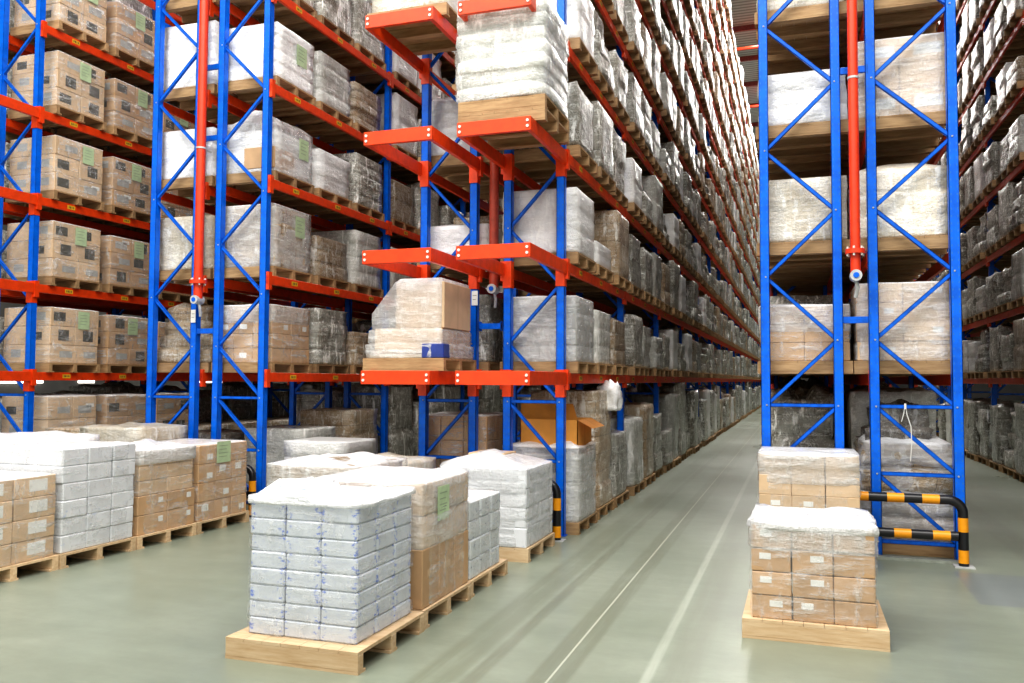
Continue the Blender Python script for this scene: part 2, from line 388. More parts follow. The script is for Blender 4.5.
class Rack: pass
def make_rack(name_label, X0, yb, nb_left, nb_right, sides, detail_end=True, fws=None, flush=False, inner_stub=True, SO=.05, label_bays=2, stub=None, y_off=0, ties=(), levels=NLEV):
    """sides: list of (frame_x, mirrored) ; rails on both x faces of every frame."""
    root = thing('pallet_rack', name_label, 'rack', (X0, yb, 0), 0, 'blue and orange pallet racks')
    rails = []
    for si, (fx, mir, nb) in enumerate(sides):
        fw = fws[si] if fws else W
        for k in range(nb+1):
            frame(root, fx+(W-fw)*.5, k*BAY, mir, k == 0 and detail_end, fw)
        for k in range(nb):
            for l in range(1, levels+1):
                for face in (1, -1):
                    x = fx+(W+fw)/2*(face > 0)+(W-fw)/2*(face < 0)
                    rails.append((k, l, x, k*BAY+(.09 if k == 0 and not stub and not (face > 0 and si == len(sides)-1 and X0 < -5) else 0), face, si, fx))
    def score(r):
        k, l, x, y, face, si, fx = r
        d = math.hypot(y+yb, 4)+max(0, (lz(l)-1.85)/.47-(y+yb+BAY))*50
        return d+(0 if face > 0 else .5)+(0 if si == len(sides)-1 else 1.0)
    if flush: rails = [(k, l, x-.045*face, k*BAY+.09, face, si, fx) for (k, l, x, y, face, si, fx) in rails]
    rails.sort(key=score)
    rest = MB()
    for i, (k, l, x, y, face, si, fx) in enumerate(rails):
        if i < 92:
            r = link('shelf_rail', RL[face], root, (x, y+.01, lz(l)), 0, (1, (BAY-.115)/(BAY-.02), 1) if flush else None)
            if face > 0 and k < label_bays and (si == len(sides)-1):
                for q_ in (.62, 1.78, 2.9): link('location_label', LBL, r, (.046, q_, -.06))
        else:
            x0, x1 = (x, x+.045) if face > 0 else (x-.045, x)
            rest.box(x0, x1, y, k*BAY+BAY-.01, lz(l)-RAILH, lz(l), 'orange_paint')
            rest.box(x0, x1+.002, y, y+.09, lz(l)-.2, lz(l)+.045, 'orange_paint')
    if rest.v:
        o = rest.build('distant_shelf_rails', root); tag(o, kind='stuff')
    for (x0, x1, z) in ties:
        m = MB(); m.box(x0, x1, .01, .05, -.035, .035, 'blue_paint'); m.box(x0, x0+.004, 0, .09, -.06, .06, 'blue_paint'); m.box(x1-.004, x1, 0, .09, -.06, .06, 'blue_paint')
        m.build('row_spacer', root, (0, 0, z))
    if stub:
        SL = 1.40; H2 = .15
        for si_, (fx, lv) in enumerate(stub):
            fw = fws[si_] if fws else W
            for l in lv:
                zt = lz(l)+.012
                for face, xx in (((-1, fx+(W-fw)/2+.02),) if inner_stub else ())+((1, fx+(W+fw)/2-.02),):
                    m = MB(); x0, x1 = (0, .05) if face > 0 else (-.05, 0)
                    m.box(x0, x1, -SL, .02, -H2, 0, 'orange_paint', .004)
                    m.build('cantilever_rail', root, (xx, 0, zt))
                    orange_sleeve(root, xx-(.03 if face > 0 else -.03), 0, zt-.03, face)
                if not inner_stub: continue
                u0, u1 = fx+(W-fw)/2-.03, fx+(W+fw)/2+.03
                m = MB(); m.box(u0, u1, -SL-.05, -SL, -H2, 0, 'orange_paint', .004)
                for xx in (u0+.035, u1-.035):
                    for zz in (-.045, -.105):
                        m.tube([(xx, -SL-.062, zz), (xx, -SL-.048, zz)], .016, 'bolt_metal', 8)
                m.build('end_rail', root, (0, 0, zt))
    return root

NB = 17
two = lambda nl, nr: [(0, 1, nl), (W+GAP, 0, nr)]
TIE = lambda zs: [(W, W+GAP, z) for z in zs]
rackD = make_rack('blue pallet rack rising beside the single pallet on the right, red pipe down its middle', XD, Y0, 0, 0, two(4, 4), ties=TIE((2.51, 5.24, 7.9, 10.6)), fws=(.855, .89), flush=True)
rackC = make_rack('blue rack row with orange end arms reaching forward, left of the main aisle', XC, Y0, 0, 0, two(3, NB), ties=TIE((2.51, 5.24, 7.9)), stub=[(0, (1, 2, 3, 4)), (W+GAP, (1, 2, 3, 4))], label_bays=3, fws=(.775, .775))
rackB = make_rack('blue rack row behind the black and yellow guard, second from the left', XB, Y0, 0, 0, two(2, 5), ties=TIE((2.51, 5.24, 6.26, 7.9)), label_bays=3)
rackA = make_rack('blue rack row of printed brown cartons at the far left', XA, Y0-.1, 0, 0, [(-W-GAP, 1, 4), (0, 0, 4)], stub=[(0, (1, 2, 3, 4))], label_bays=3, inner_stub=False)
rackE = make_rack('rack row along the far right edge, beyond the right aisle', XE, 10.12, 0, 0, [(0, 1, 7)], detail_end=False, label_bays=0)

# ------------------------------------------------------------------ pallets
def pallet_mesh(px, py, mat):
    m = MB(); hx, hy = px/2, py/2
    for yy in (-hy, -.035, hy-.07):
        m.box(-hx, hx, yy, yy+.07, 0.018, .118, mat, .003)
    nb = 7; bw = (px-.0)/nb
    for i in range(nb):
        x0 = -hx+i*bw; m.box(x0+.0015, x0+bw-.0015, -hy, hy, .118, .14, mat)
    for yy in (-hy, -.05, hy-.1): m.box(-hx, hx, yy, yy+.1, 0, .018, mat)
    return m.mesh('wooden_pallet')
PAL = pallet_mesh(1.0, 1.0, 'pallet_wood'); PALP = pallet_mesh(.99, .98, 'pallet_wood_pale'); PALS = pallet_mesh(.98, .88, 'pallet_wood_pale')
PH = .14
# ------------------------------------------------------------------ wrapped goods
import mathutils
NZ = mathutils.noise.noise
def shell(rng, w, d, h, layers=4, groove=.012, jit=.012, topbump=.03, sub=5, mat='wrap_grey', taper=0, vres=3, ears=0, wr=.006, topshape=None, steps=None, bottom=True):
    """closed wrapped stack; origin at base centre"""
    so = rng.uniform(0, 500)
    m = MB(); ring = []
    for sd in range(4):
        for i in range(sub):
            u = -1+2*i/sub
            ring.append([(u, -1), (1, u), (-u, 1), (-1, -u)][sd])
    n = len(ring); vs = []; rings = 0
    def addring(z, sx, sy, ox, oy, zj=0, wj=wr):
        nonlocal rings
        for (a, b) in ring:
            c = 1-.035*(abs(a*b) > .8)
            q = 1+wj*3.2/max(w, .2)*NZ((a*2.2+so, b*2.2, z*4.5)); vs.append((ox+a*sx*c*q, oy+b*sy*c*q, z+zj*2*NZ((a*2+so, b*2+7, z*3))))
        rings += 1
    for l in range(layers):
        z0, z1 = h*l/layers, h*(l+1)/layers
        f = 1-taper*l/max(1, layers-1)
        if steps: f *= steps[l]
        ox, oy = rng.uniform(-jit, jit), rng.uniform(-jit, jit)
        sx, sy = w/2*f, d/2*f
        addring(z0+groove*.3, sx-groove, sy-groove, ox, oy)
        for k in range(vres):
            zz = z0+(z1-z0)*(.10+.8*k/max(1, vres-1))
            addring(zz, sx+rng.uniform(0, .006), sy+rng.uniform(0, .006), ox, oy, .006)
    # top
    ox = oy = 0; tw, td = sx, sy
    for fr, dz in ((.97, 0), (.72, 1), (.38, 1), (.08, 1)):
        for (a, b) in ring:
            zz = h+dz*topbump*(.3+1.1*NZ((a*fr*1.7+so, b*fr*1.7, 3)))
            if topshape: zz += topshape(a*fr, b*fr)
            if ears and fr > .9 and abs(a*b) > .8: zz += ears*rng.uniform(.3, 1)
            vs.append((a*tw*fr, b*td*fr, zz))
        rings += 1
    fs = []
    for i in range(rings-1):
        for j in range(n): fs.append((i*n+j, i*n+(j+1) % n, (i+1)*n+(j+1) % n, (i+1)*n+j))
    fs.append(tuple((rings-1)*n+j for j in range(n)))
    if bottom: fs.append(tuple(reversed(range(n))))
    m.add(vs, fs, mat, True)
    return m
VAR = []
def vmesh(**kw):
    rng = random.Random(kw.pop('seed')); return shell(rng, **kw).mesh('wrapped_cartons')
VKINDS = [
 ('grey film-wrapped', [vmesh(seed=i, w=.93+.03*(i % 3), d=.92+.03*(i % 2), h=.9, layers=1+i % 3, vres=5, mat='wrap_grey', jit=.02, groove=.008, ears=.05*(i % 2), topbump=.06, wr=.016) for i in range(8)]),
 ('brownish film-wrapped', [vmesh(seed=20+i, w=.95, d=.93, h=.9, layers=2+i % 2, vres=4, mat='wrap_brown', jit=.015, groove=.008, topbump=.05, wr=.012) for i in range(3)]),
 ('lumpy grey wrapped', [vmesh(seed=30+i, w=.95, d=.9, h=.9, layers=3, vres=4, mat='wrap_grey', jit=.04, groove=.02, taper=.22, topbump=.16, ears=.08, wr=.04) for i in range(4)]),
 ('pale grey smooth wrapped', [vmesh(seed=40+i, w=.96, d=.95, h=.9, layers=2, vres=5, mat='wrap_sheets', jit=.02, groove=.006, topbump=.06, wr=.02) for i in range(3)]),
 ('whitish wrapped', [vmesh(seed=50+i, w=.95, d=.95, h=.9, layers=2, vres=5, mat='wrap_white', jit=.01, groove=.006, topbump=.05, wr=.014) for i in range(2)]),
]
NLOAD = 0
def unit(label, cx, cy, z, me, h=None, pal=None, rz=0, sx=1, sy=1, group=None, mh=.9, part='wrapped_cartons'):
    """pallet load = pallet + goods"""
    global NLOAD; NLOAD += 1
    r = thing('pallet_load', label, 'pallet load', (cx, cy, z), rz, group or 'pallet loads')
    link('wooden_pallet', pal or PAL, r)
    if me is not None: link(part, me, r, (0, 0, PH+.001), 0, (sx, sy, (h or mh)/mh))
    return r
ORD = ['', 'first', 'second', 'third', 'fourth', 'fifth', 'sixth', 'seventh', 'eighth', 'ninth', 'tenth', 'eleventh', 'twelfth', '13th', '14th', '15th', '16th', '17th', '18th', '19th', '20th', '21st', '22nd', '23rd', '24th']
SLOT = (.64, 1.79, 2.94)           # y centres in a bay
def slot_y(k, p, yb=Y0): return yb+.04+k*BAY+SLOT[p]

# ---- carton stacks with film (near loads)
def carton_mesh(w, d, h, mat, lab=None, tape=True):
    m = MB(); m.box(-w/2+.002, w/2-.002, -d/2+.002, d/2-.002, .001, h-.002, mat, .006)
    if lab:
        for (face, u, v, lw, lh, k) in lab:
            if face == 'x': m.box(w/2-.002, w/2, u-lw/2, u+lw/2, v-lh/2, v+lh/2, k)
            elif face == 'X': m.box(-w/2, -w/2+.002, u-lw/2, u+lw/2, v-lh/2, v+lh/2, k)
            else: m.box(u-lw/2, u+lw/2, -d/2, -d/2+.002, v-lh/2, v+lh/2, k)
    return m.mesh('carton')
def pack_mesh(w, d, h, mat, seed):
    m = MB(); m.box(-w/2+.002, w/2-.002, -d/2+.002, d/2-.002, .0, h-.001, mat, .010); return m.mesh('package')
def stack(parent, w, d, h, nx, ny, nz, meshes, name='carton', jit=.004, z0=0, seed=1, only_shell=True, cx=0, cy=0):
    rng = random.Random(seed)
    for iz in range(nz):
        for iy in range(ny):
            for ix in range(nx):
                if only_shell and 0 < ix < nx-1 and 0 < iy < ny-1 and iz < nz-1: continue
                me = meshes[rng.randrange(len(meshes))]
                link(name, me, parent, (cx-w/2+w/nx*(ix+.5)+rng.uniform(-jit, jit), cy-d/2+d/ny*(iy+.5)+rng.uniform(-jit, jit), PH+z0+h/nz*iz+.001), 0)
def film(parent, seed, w, d, h, mat='clear_film', layers=4, topbump=.03, topshape=None, ears=0, sub=12, z0=0, cx=0, cy=0, jit=.006, wr=.004, groove=.004, taper=0, name='stretch_film'):
    m = shell(random.Random(seed), w, d, h, layers=layers, mat=mat, sub=sub, vres=4, jit=jit, topbump=topbump, topshape=topshape, ears=ears, groove=groove, wr=wr, taper=taper, bottom=False)
    return m.build(name, parent, (cx, cy, PH+z0))
def paper(parent, x, y, z, w, h, face='x', mat='paper_green', lines=True, name='paper_label'):
    m = MB()
    if face == 'x':
        m.box(0, .003, -w/2, w/2, -h/2, h/2, mat)
        if lines:
            for i in range(4): m.box(.003, .004, -w*.35, w*(.3-.1*(i % 2)), h*(.28-.17*i), h*(.28-.17*i)+h*.035, 'faint_print')
    else:
        m.box(-w/2, w/2, -.003, 0, -h/2, h/2, mat)
        if lines:
            for i in range(4): m.box(-w*.35, w*(.3-.1*(i % 2)), -.004, -.003, h*(.28-.17*i), h*(.28-.17*i)+h*.035, 'faint_print')
    return m.build(name, parent, (x, y, z))

# =================================================================== foreground loads
def fg(label, x0, x1, y0, y1, pal=PALP, z=0):
    global NLOAD; NLOAD += 1
    r = thing('pallet_load', label, 'pallet load', ((x0+x1)/2, (y0+y1)/2, z), 0, 'pallets of goods on the warehouse floor' if z == 0 else 'pallet loads on the racks')
    link('wooden_pallet', pal, r, (0, 0, 0), 0, ((x1-x0)/.99 if pal is not PALS else 1, (y1-y0)/.98 if pal is not PALS else 1, 1))
    return r
# centre row
r = fg('white wrapped packages with blue print on the nearest floor pallet', -3.61, -2.62, 4.74, 5.73)
pk = [pack_mesh(.273, .27, .11, 'white_pack', i) for i in range(5)]
stack(r, .82, .81, .88, 3, 3, 8, pk, 'package', .005, seed=3, cx=.005, cy=.03)
o = link('package', pk[0], r, (-.09, -.22, PH+.882))
film(r, 5, .85, .84, .885, 'clear_film', layers=8, groove=.004, topbump=.02, cx=.005, cy=.03, wr=.01)
film(r, 6, .87, .86, .03, 'thick_film', layers=1, z0=.868, topbump=.05, cx=.005, cy=.03, wr=.01, topshape=lambda a, b: .115*max(0, min(1, (1.0-max(abs(a+.25)/.5, abs(b+.52)/.55))*4))-.03*(1-abs(a))*(abs(b) > .9), ears=.03, sub=20, name='top_film')
r = fg('brown cartons with a pale green paper, directly behind the nearest white packages', -3.61, -2.63, 5.75, 6.69)
ct = [carton_mesh(.31, .31, .44, 'cardboard'), carton_mesh(.31, .31, .44, 'cardboard', [('x', .0, .25, .12, .05, 'cardboard_light')])]
stack(r, .94, .93, .44, 3, 3, 1, ct, seed=4, cx=.0)
ct = [carton_mesh(.46, .46, .24, 'cardboard_light'), carton_mesh(.46, .46, .24, 'cardboard')]
stack(r, .92, .92, .49, 2, 2, 2, ct, z0=.441, seed=5)
film(r, 7, .95, .95, .935, 'clear_film', layers=3, cx=0, topbump=.03); film(r, 8, .955, .955, .5, 'milky_film', layers=2, z0=.44, topbump=.04, name='upper_film')
paper(r, .482, -.12, .86+.03, .22, .26)
r = fg('short stack of small white cartons with dark print on the third centre pallet', -3.61, -2.64, 6.70, 7.66)
ct = [pack_mesh(.23, .24, .165, 'grey_print_pack', 11+i) for i in range(4)]
stack(r, .92, .92*.86, .66, 4, 3, 4, ct, 'carton', .006, seed=6, cy=-.06)
film(r, 9, .94, .82, .665, 'clear_film', layers=4, cy=-.06)
r = fg('big white film-wrapped load with a tented top by the aisle', -3.62, -2.60, 8.18, 9.16)
ct = [pack_mesh(.49, .49, .2, 'white_plain_pack', 31+i) for i in range(3)]
stack(r, .96, .95, .8, 2, 2, 4, ct, 'package', .006, seed=8)
m_ = carton_mesh(.42, .4, .12, 'cardboard_light'); link('carton', m_, r, (-.08, .05, PH+.80))
film(r, 10, .99, .985, .80, 'milky_film', layers=6, topbump=.02, topshape=lambda a, b: .14*max(0, 1-max(abs(a+.15), abs(b))**1.2)*1.05, groove=.006)
# behind the centre row
r = fg('translucent film covered load standing behind the brown cartons', -4.66, -3.68, 6.65, 7.63)
link('wrapped_cartons', vmesh(seed=71, w=.93, d=.93, h=.9, layers=3, mat='wrap_brown', topbump=.03), r, (0, 0, PH), 0, (1, 1, 1.02)); film(r, 12, .99, .99, .93, 'milky_film', layers=3, topbump=.07)
r = fg('cream wrapped load with a loose white film top, next behind the translucent one', -4.80, -3.82, 7.72, 8.70)
link('wrapped_cartons', vmesh(seed=72, w=.96, d=.96, h=.84, layers=3, mat='wrap_cream', topbump=.05), r, (0, 0, PH))
# left column
r = fg('light brown cartons with white labels at the left edge', -7.76, -6.77, 5.37, 6.35)
ct = [carton_mesh(.31, .46, .195, 'cardboard_light', [('x', .03, .11, .20, .11, 'paper_white'), ('y', 0, .11, .16, .1, 'paper_white')]), carton_mesh(.31, .46, .195, 'cardboard_light', [('x', -.08, .12, .2, .11, 'paper_white')])]
stack(r, .94, .94, .78, 3, 2, 4, ct, seed=9, jit=.008)
film(r, 14, .965, .965, .785, 'clear_film', layers=4)
r = fg('tall bright white packages on the floor pallet beside the light brown cartons', -7.76, -6.76, 6.36, 7.34)
pk2 = [pack_mesh(.48, .31, .168, 'white_plain_pack', 40+i) for i in range(4)]
stack(r, .96, .94, 1.01, 2, 3, 6, pk2, 'package', .008, seed=10)
film(r, 15, .985, .965, 1.015, 'clear_film', layers=6, topbump=.03)
r = fg('brown cartons under a clear film hood, beside the tall white packages', -7.75, -6.75, 7.36, 8.29)
ct = [carton_mesh(.32, .45, .21, 'cardboard', [('x', .12, .14, .07, .06, 'paper_white')]), carton_mesh(.32, .45, .21, 'cardboard')]
stack(r, .95, .90, .42, 3, 2, 2, ct, seed=11)
ct = [carton_mesh(.31, .43, .16, 'cardboard_light', [('x', .1, .1, .07, .06, 'paper_white')]), carton_mesh(.31, .43, .16, 'cardboard_light')]
stack(r, .92, .86, .48, 3, 2, 3, ct, seed=12, z0=.421)
film(r, 16, .96, .91, .91, 'clear_film', layers=3, topbump=.04); film(r, 17, .97, .92, .16, 'thick_film', layers=1, z0=.76, topbump=.08, name='top_film')
r = fg('brown labelled cartons with a green paper, nearest the left yellow guard', -7.75, -6.75, 8.31, 9.30)
ct = [carton_mesh(.31, .31, .225, 'cardboard', [('x', -.02, .15, .12, .08, 'paper_white')]), carton_mesh(.31, .31, .225, 'cardboard', [('x', .05, .08, .1, .07, 'paper_white')]), carton_mesh(.31, .31, .225, 'cardboard')]
stack(r, .94, .94, .90, 3, 3, 4, ct, seed=13)
film(r, 18, .965, .965, .91, 'clear_film', layers=4, topbump=.02); paper(r, .488, -.03, .94, .26, .26)
r = fg('white topped load behind the tall white packages at left edge', -8.95, -7.95, 7.1, 8.05)
link('wrapped_cartons', vmesh(seed=73, w=.96, d=.93, h=1.03, layers=4, mat='wrap_white', topbump=.05), r, (0, 0, PH))
r = fg('cream and brown load showing over the film hood cartons', -8.75, -7.75, 8.4, 9.35)
link('wrapped_cartons', vmesh(seed=74, w=.96, d=.93, h=1.08, layers=4, mat='wrap_cream', topbump=.05), r, (0, 0, PH))
r = fg('flat brown box load in the aisle before the far left rack', -10.3, -9.3, 9.3, 10.25)
link('wrapped_cartons', vmesh(seed=75, w=.96, d=.93, h=.98, layers=4, mat='wrap_brown', topbump=.01), r, (0, 0, PH))
r = fg('low grey-white box load in the aisle behind the left guard', -6.72, -5.72, 9.9, 10.88)
link('wrapped_cartons', vmesh(seed=76, w=.96, d=.93, h=.86, layers=4, mat='wrap_white', topbump=.01, wr=.003), r, (0, 0, PH))
# right side
r = fg('brown cartons under white draped film on the single nearest right pallet', -.41, .585, 6.36, 7.24, PALS)
ct = [carton_mesh(.275, .27, .165, 'cardboard', [('y', .03, .11, .09, .045, 'paper_white')]), carton_mesh(.275, .27, .165, 'cardboard'), carton_mesh(.275, .27, .165, 'cardboard', [('y', -.04, .11, .08, .045, 'paper_white')])]
stack(r, .84, .82, .67, 3, 3, 4, ct, seed=14, jit=.004, cx=-.005, cy=.01)
film(r, 19, .865, .845, .675, 'clear_film', layers=4, topbump=.03, cx=-.005, cy=.01)
film(r, 20, .88, .86, .20, 'milky_film', layers=1, z0=.49, topbump=.03, cx=-.005, cy=.01, wr=.012, name='upper_film')
film(r, 21, .87, .85, .06, 'thick_film', layers=1, z0=.63, topbump=.07, cx=-.005, cy=.01, wr=.02, ears=.02, name='top_film')
r = fg('film-wrapped brown cartons against the foot of the right-hand rack', -.40, .585, 8.72, 9.62)
ct = [carton_mesh(.31, .29, .2, 'cardboard_light', [('y', .0, .12, .09, .05, 'paper_white')]), carton_mesh(.31, .29, .2, 'cardboard_light'), carton_mesh(.31, .29, .2, 'cardboard_light')]
stack(r, .93, .87, .98, 3, 3, 5, ct, seed=15, cx=-.01)
film(r, 22, .955, .89, .99, 'clear_film', layers=5, topbump=.02, cx=-.01); film(r, 23, .96, .9, .3, 'milky_film', layers=2, z0=.70, topbump=.02, cx=-.01, name='upper_film')

# =================================================================== loads on the racks, near slots
def vm(seed, mat, h, w=.95, d=.94, **kw):
    kw.setdefault('layers', 3); kw.setdefault('groove', .005); kw.setdefault('jit', .010); kw.setdefault('vres', 4); kw.setdefault('wr', .012); return vmesh(seed=seed, w=w, d=d, h=h, mat=mat, **kw)
def on(label, cx, cy, l, mesh, h=1, film_=None, green=None, rz=0):
    z = 0 if l == 0 else lz(l)+.002
    r = unit(label, cx, cy, z, mesh, 1, None, rz, group='pallet loads on the racks', mh=1)
    return r
XDl, XDr = XD+W/2+.03, XD+W+GAP+W/2-.09
# ---- rack D
S0 = Y0+.14+.5
def cartons_on(label, cx, cy, l, nx, ny, nz, h, mat, labs=None, filmmat='clear_film', w=.94, d=.94, seed=1, green=None, topb=.03, extra=None, hood=0):
    z = 0 if l == 0 else lz(l)+.002
    r = thing('pallet_load', label, 'pallet load', (cx, cy, z), 0, 'pallet loads on the racks')
    global NLOAD; NLOAD += 1
    link('wooden_pallet', PAL, r)
    ms = [carton_mesh(w/nx, d/ny, h/nz, mat, lb) for lb in (labs or [None, None])]
    stack(r, w, d, h, nx, ny, nz, ms, seed=seed, jit=.005)
    film(r, seed+100, w+.025, d+.025, h+.006, filmmat, layers=nz, topbump=topb, sub=8)
    if hood: film(r, seed+200, w+.035, d+.035, hood, 'milky_film', layers=1, z0=h-hood+.005, topbump=.05, sub=8, name='upper_film')
    if green: paper(r, w/2+.018, green[0], green[1], .22, .28)
    return r
cartons_on('brown cartons on a pallet at the lowest rail level of the right rack, left column', XDl, S0, 1, 2, 2, 3, .62, 'cardboard', seed=51, hood=.3)
on('whitish wrapped load on the second rail level of the right rack, left column', XDl, S0, 2, vm(52, 'wrap_cream', .72, layers=2))
on('white printed load on the third rail level of the right rack, left column', XDl, S0, 3, vm(53, 'wrap_white', .60, topbump=.09))
on('cream load at the very top edge of the picture, left column of the right rack', XDl, S0, 4, vm(54, 'wrap_cream', .85, layers=4))
cartons_on('cream cartons with grey labels on the lowest rail level, right column of the right rack', XDr, S0, 1, 2, 2, 4, .84, 'cardboard_light', [[('y', .1, .12, .1, .06, 'paper_white')], None], 'milky_film', seed=55)
on('rounded cream film bale on the second rail level, right column of the right rack', XDr, S0, 2, vm(56, 'wrap_cream', .74, layers=3, topshape=lambda a, b: .12*(1-max(abs(a), abs(b))**2)))
cartons_on('beige cartons with white panels on the third rail level, right column of the right rack', XDr, S0, 3, 2, 2, 3, .86, 'cardboard_light', [[('y', .05, .14, .28, .12, 'paper_white')], None], 'milky_film', seed=57)
on('cream load cut by the top of the picture, right column of the right rack', XDr, S0, 4, vm(58, 'wrap_cream', .8))
r = on('lumpy brown and grey bale in loose film on the floor inside the right rack', XDr, Y0+.72, 0, vm(59, 'wrap_brown', 1.02, layers=4, jit=.03, groove=.03, taper=.10, topbump=.1, wr=.05, w=1.0))
link('top_bale', vm(58, 'wrap_dark', .42, w=.66, d=.7, layers=2, jit=.03, wr=.05, topbump=.1, taper=.15), r, (-.02, 0, PH+1.0))
film(r, 60, 1.04, 1.0, 1.06, 'milky_film', layers=4, taper=.12, topbump=.15, jit=.04, wr=.06, groove=.02, sub=10)
# ---- rack C
XCl, XCr = XC+W/2+.0, XC+W+GAP+W/2+.02
YST = Y0-.72
r = unit('big beige carton load under sloping film on the forward orange arm', XCl-.02, YST, lz(1)+.015, None, group='pallet loads on the racks')
ct = carton_mesh(.86, .84, .45, 'cardboard_light'); link('carton', carton_mesh(.6, .8, .52, 'cardboard_light'), r, (.16, .0, PH+.34)); link('carton', carton_mesh(.84, .86, .24, 'cardboard_light'), r, (.02, .02, PH+.1))
link('folded_sheet', vm(61, 'wrap_cream', .10, w=.94, d=.94, layers=2), r, (0, 0, PH))
m_ = MB(); m_.box(.22, .49, -.48, -.30, PH, PH+.16, 'blue_plastic', .01); m_.build('blue_crate', r)
film(r, 62, .98, .96, .50, 'milky_film', layers=3, topbump=.02, topshape=lambda a, b: .40*min(1, max(0, (a+1)/.75)), wr=.008, taper=.10)
on('pallet load seen from below on the topmost forward orange arm', XCl-.02, YST, 4, vm(63, 'wrap_cream', .85))
r = unit('tall pale stack of wrapped sheets on the forward orange arm beside the aisle', XCr-.0, YST-.05, lz(3)+.015, None, group='pallet loads on the racks')
link('wooden_pallet', PAL, r, (0, 0, PH))
me = vm(64, 'wrap_sheets', 1.06, w=1.02, d=1.0, layers=7, jit=.014, groove=.009, topbump=.05, vres=3, taper=-.02, wr=.02); link('wrapped_sheets', me, r, (-.02, 0, PH*2+.001))
film(r, 65, 1.04, 1.03, 1.07, 'clear_film', layers=4, z0=PH, cx=-.02, jit=.02, sub=8)
on('whitish rounded load on the third rail, inner column of the rack with orange arms', XCl, S0, 3, vm(66, 'wrap_white', .75, w=.9, layers=4, topbump=.15, taper=.1))
on('short white film load on the second rail, inner column of the rack with orange arms', XCl, S0, 2, vm(67, 'wrap_white', .42, layers=2, topbump=.05))
on('grey wrapped load behind the beige cartons, inner column of the rack with orange arms', XCl, S0, 1, vm(68, 'wrap_grey', .85))
cartons_on('brown cartons on the floor inside the inner column, under the orange arms', XCl, S0, 0, 3, 3, 4, 1.25, 'cardboard', seed=69)
for l in range(1, 5):
    if l > 4: continue
    on('%s load on the %s rail, second along the inner column behind the orange arms' % (['', 'dark grey', 'brownish', 'dull grey', 'pale grey'][l], ORD[l]), XCl, S0+1.1, l, vm(80+l, ['', 'wrap_grey', 'wrap_brown', 'wrap_grey', 'wrap_grey'][l], .75))
on('neat white block load on the second rail beside the aisle', XCr, S0, 2, vm(90, 'wrap_white', .80, w=.98, d=.98, layers=3, topbump=.005, wr=.002, jit=.004, groove=.006))
on('low crumpled white bundle next to the neat white block', XCr, S0+1.12, 2, vm(91, 'wrap_white', .32, layers=2, topbump=.1))
cartons_on('grey wrapped cartons with white labels on the lowest rail beside the aisle', XCr, S0, 1, 2, 2, 4, .80, 'cardboard_grey', [[('y', .05, .13, .13, .06, 'paper_white'), ('x', .05, .1, .1, .06, 'paper_white')], None], 'milky_film', seed=92)
on('silvery wrapped load second along the lowest rail beside the aisle', XCr, S0+1.12, 1, vm(93, 'wrap_sheets', .72, layers=3))
on('round-topped dull load third along the lowest rail beside the aisle', XCr, S0+2.24, 1, vm(94, 'wrap_brown', .66, layers=3, topshape=lambda a, b: .10*(1-max(abs(a), abs(b))**2)))
# floor under rack C right, first bays
r = unit('waist-high grey wrapped load on the floor behind the aisle guard post', XCr+.02, S0-.02, 0, vm(95, 'wrap_sheets', .80, layers=5, topbump=.05), 1, group='pallet loads on the racks', mh=1)
film(r, 96, .99, .97, .9, 'milky_film', layers=4, topbump=.08, sub=8)
bx = thing('cardboard_box', 'open orange-brown cardboard box on top of the waist-high grey load', 'box', (XCr+.12, S0+.02, PH+.86))
m_ = MB()
for (a, b, c, d) in ((-.40, .34, -.36, -.35), (-.40, .34, .35, .36), (-.40, -.39, -.36, .36), (.33, .34, -.36, .36)): m_.box(a, b, c, d, 0, .36, 'cardboard_orange')
m_.box(-.4, .34, -.36, .36, 0, .01, 'cardboard_orange'); m_.build('box_body', bx)
m_ = MB(); m_.add([(-.4, -.36, .36), (.34, -.36, .36), (.30, -.44, .56), (-.36, -.44, .56)], [(0, 1, 2, 3), (3, 2, 1, 0)], 'cardboard_orange'); m_.build('flap', bx)
m_ = MB(); m_.add([(.34, -.36, .36), (.34, .36, .36), (.52, .34, .26), (.52, -.34, .26)], [(0, 1, 2, 3), (3, 2, 1, 0)], 'cardboard_orange'); m_.build('flap', bx)
r = unit('tall brown carton tower with white film flapping at its top beside the aisle', XCr, S0+1.14, 0, vm(97, 'wrap_brown', 1.56, layers=5, jit=.02, topbump=.02), 1, group='pallet loads on the racks', mh=1)
m_ = shell(random.Random(5), .3, .25, .34, layers=1, mat='wrap_white', jit=.0, wr=.09, topbump=.12, vres=8, taper=-.2, groove=.0, sub=8); m_.build('loose_film', r, (.46, .3, PH+1.28))
on('knee-high grey film load third along the floor beside the aisle', XCr, S0+2.26, 0, vm(98, 'wrap_grey', .92, layers=3))
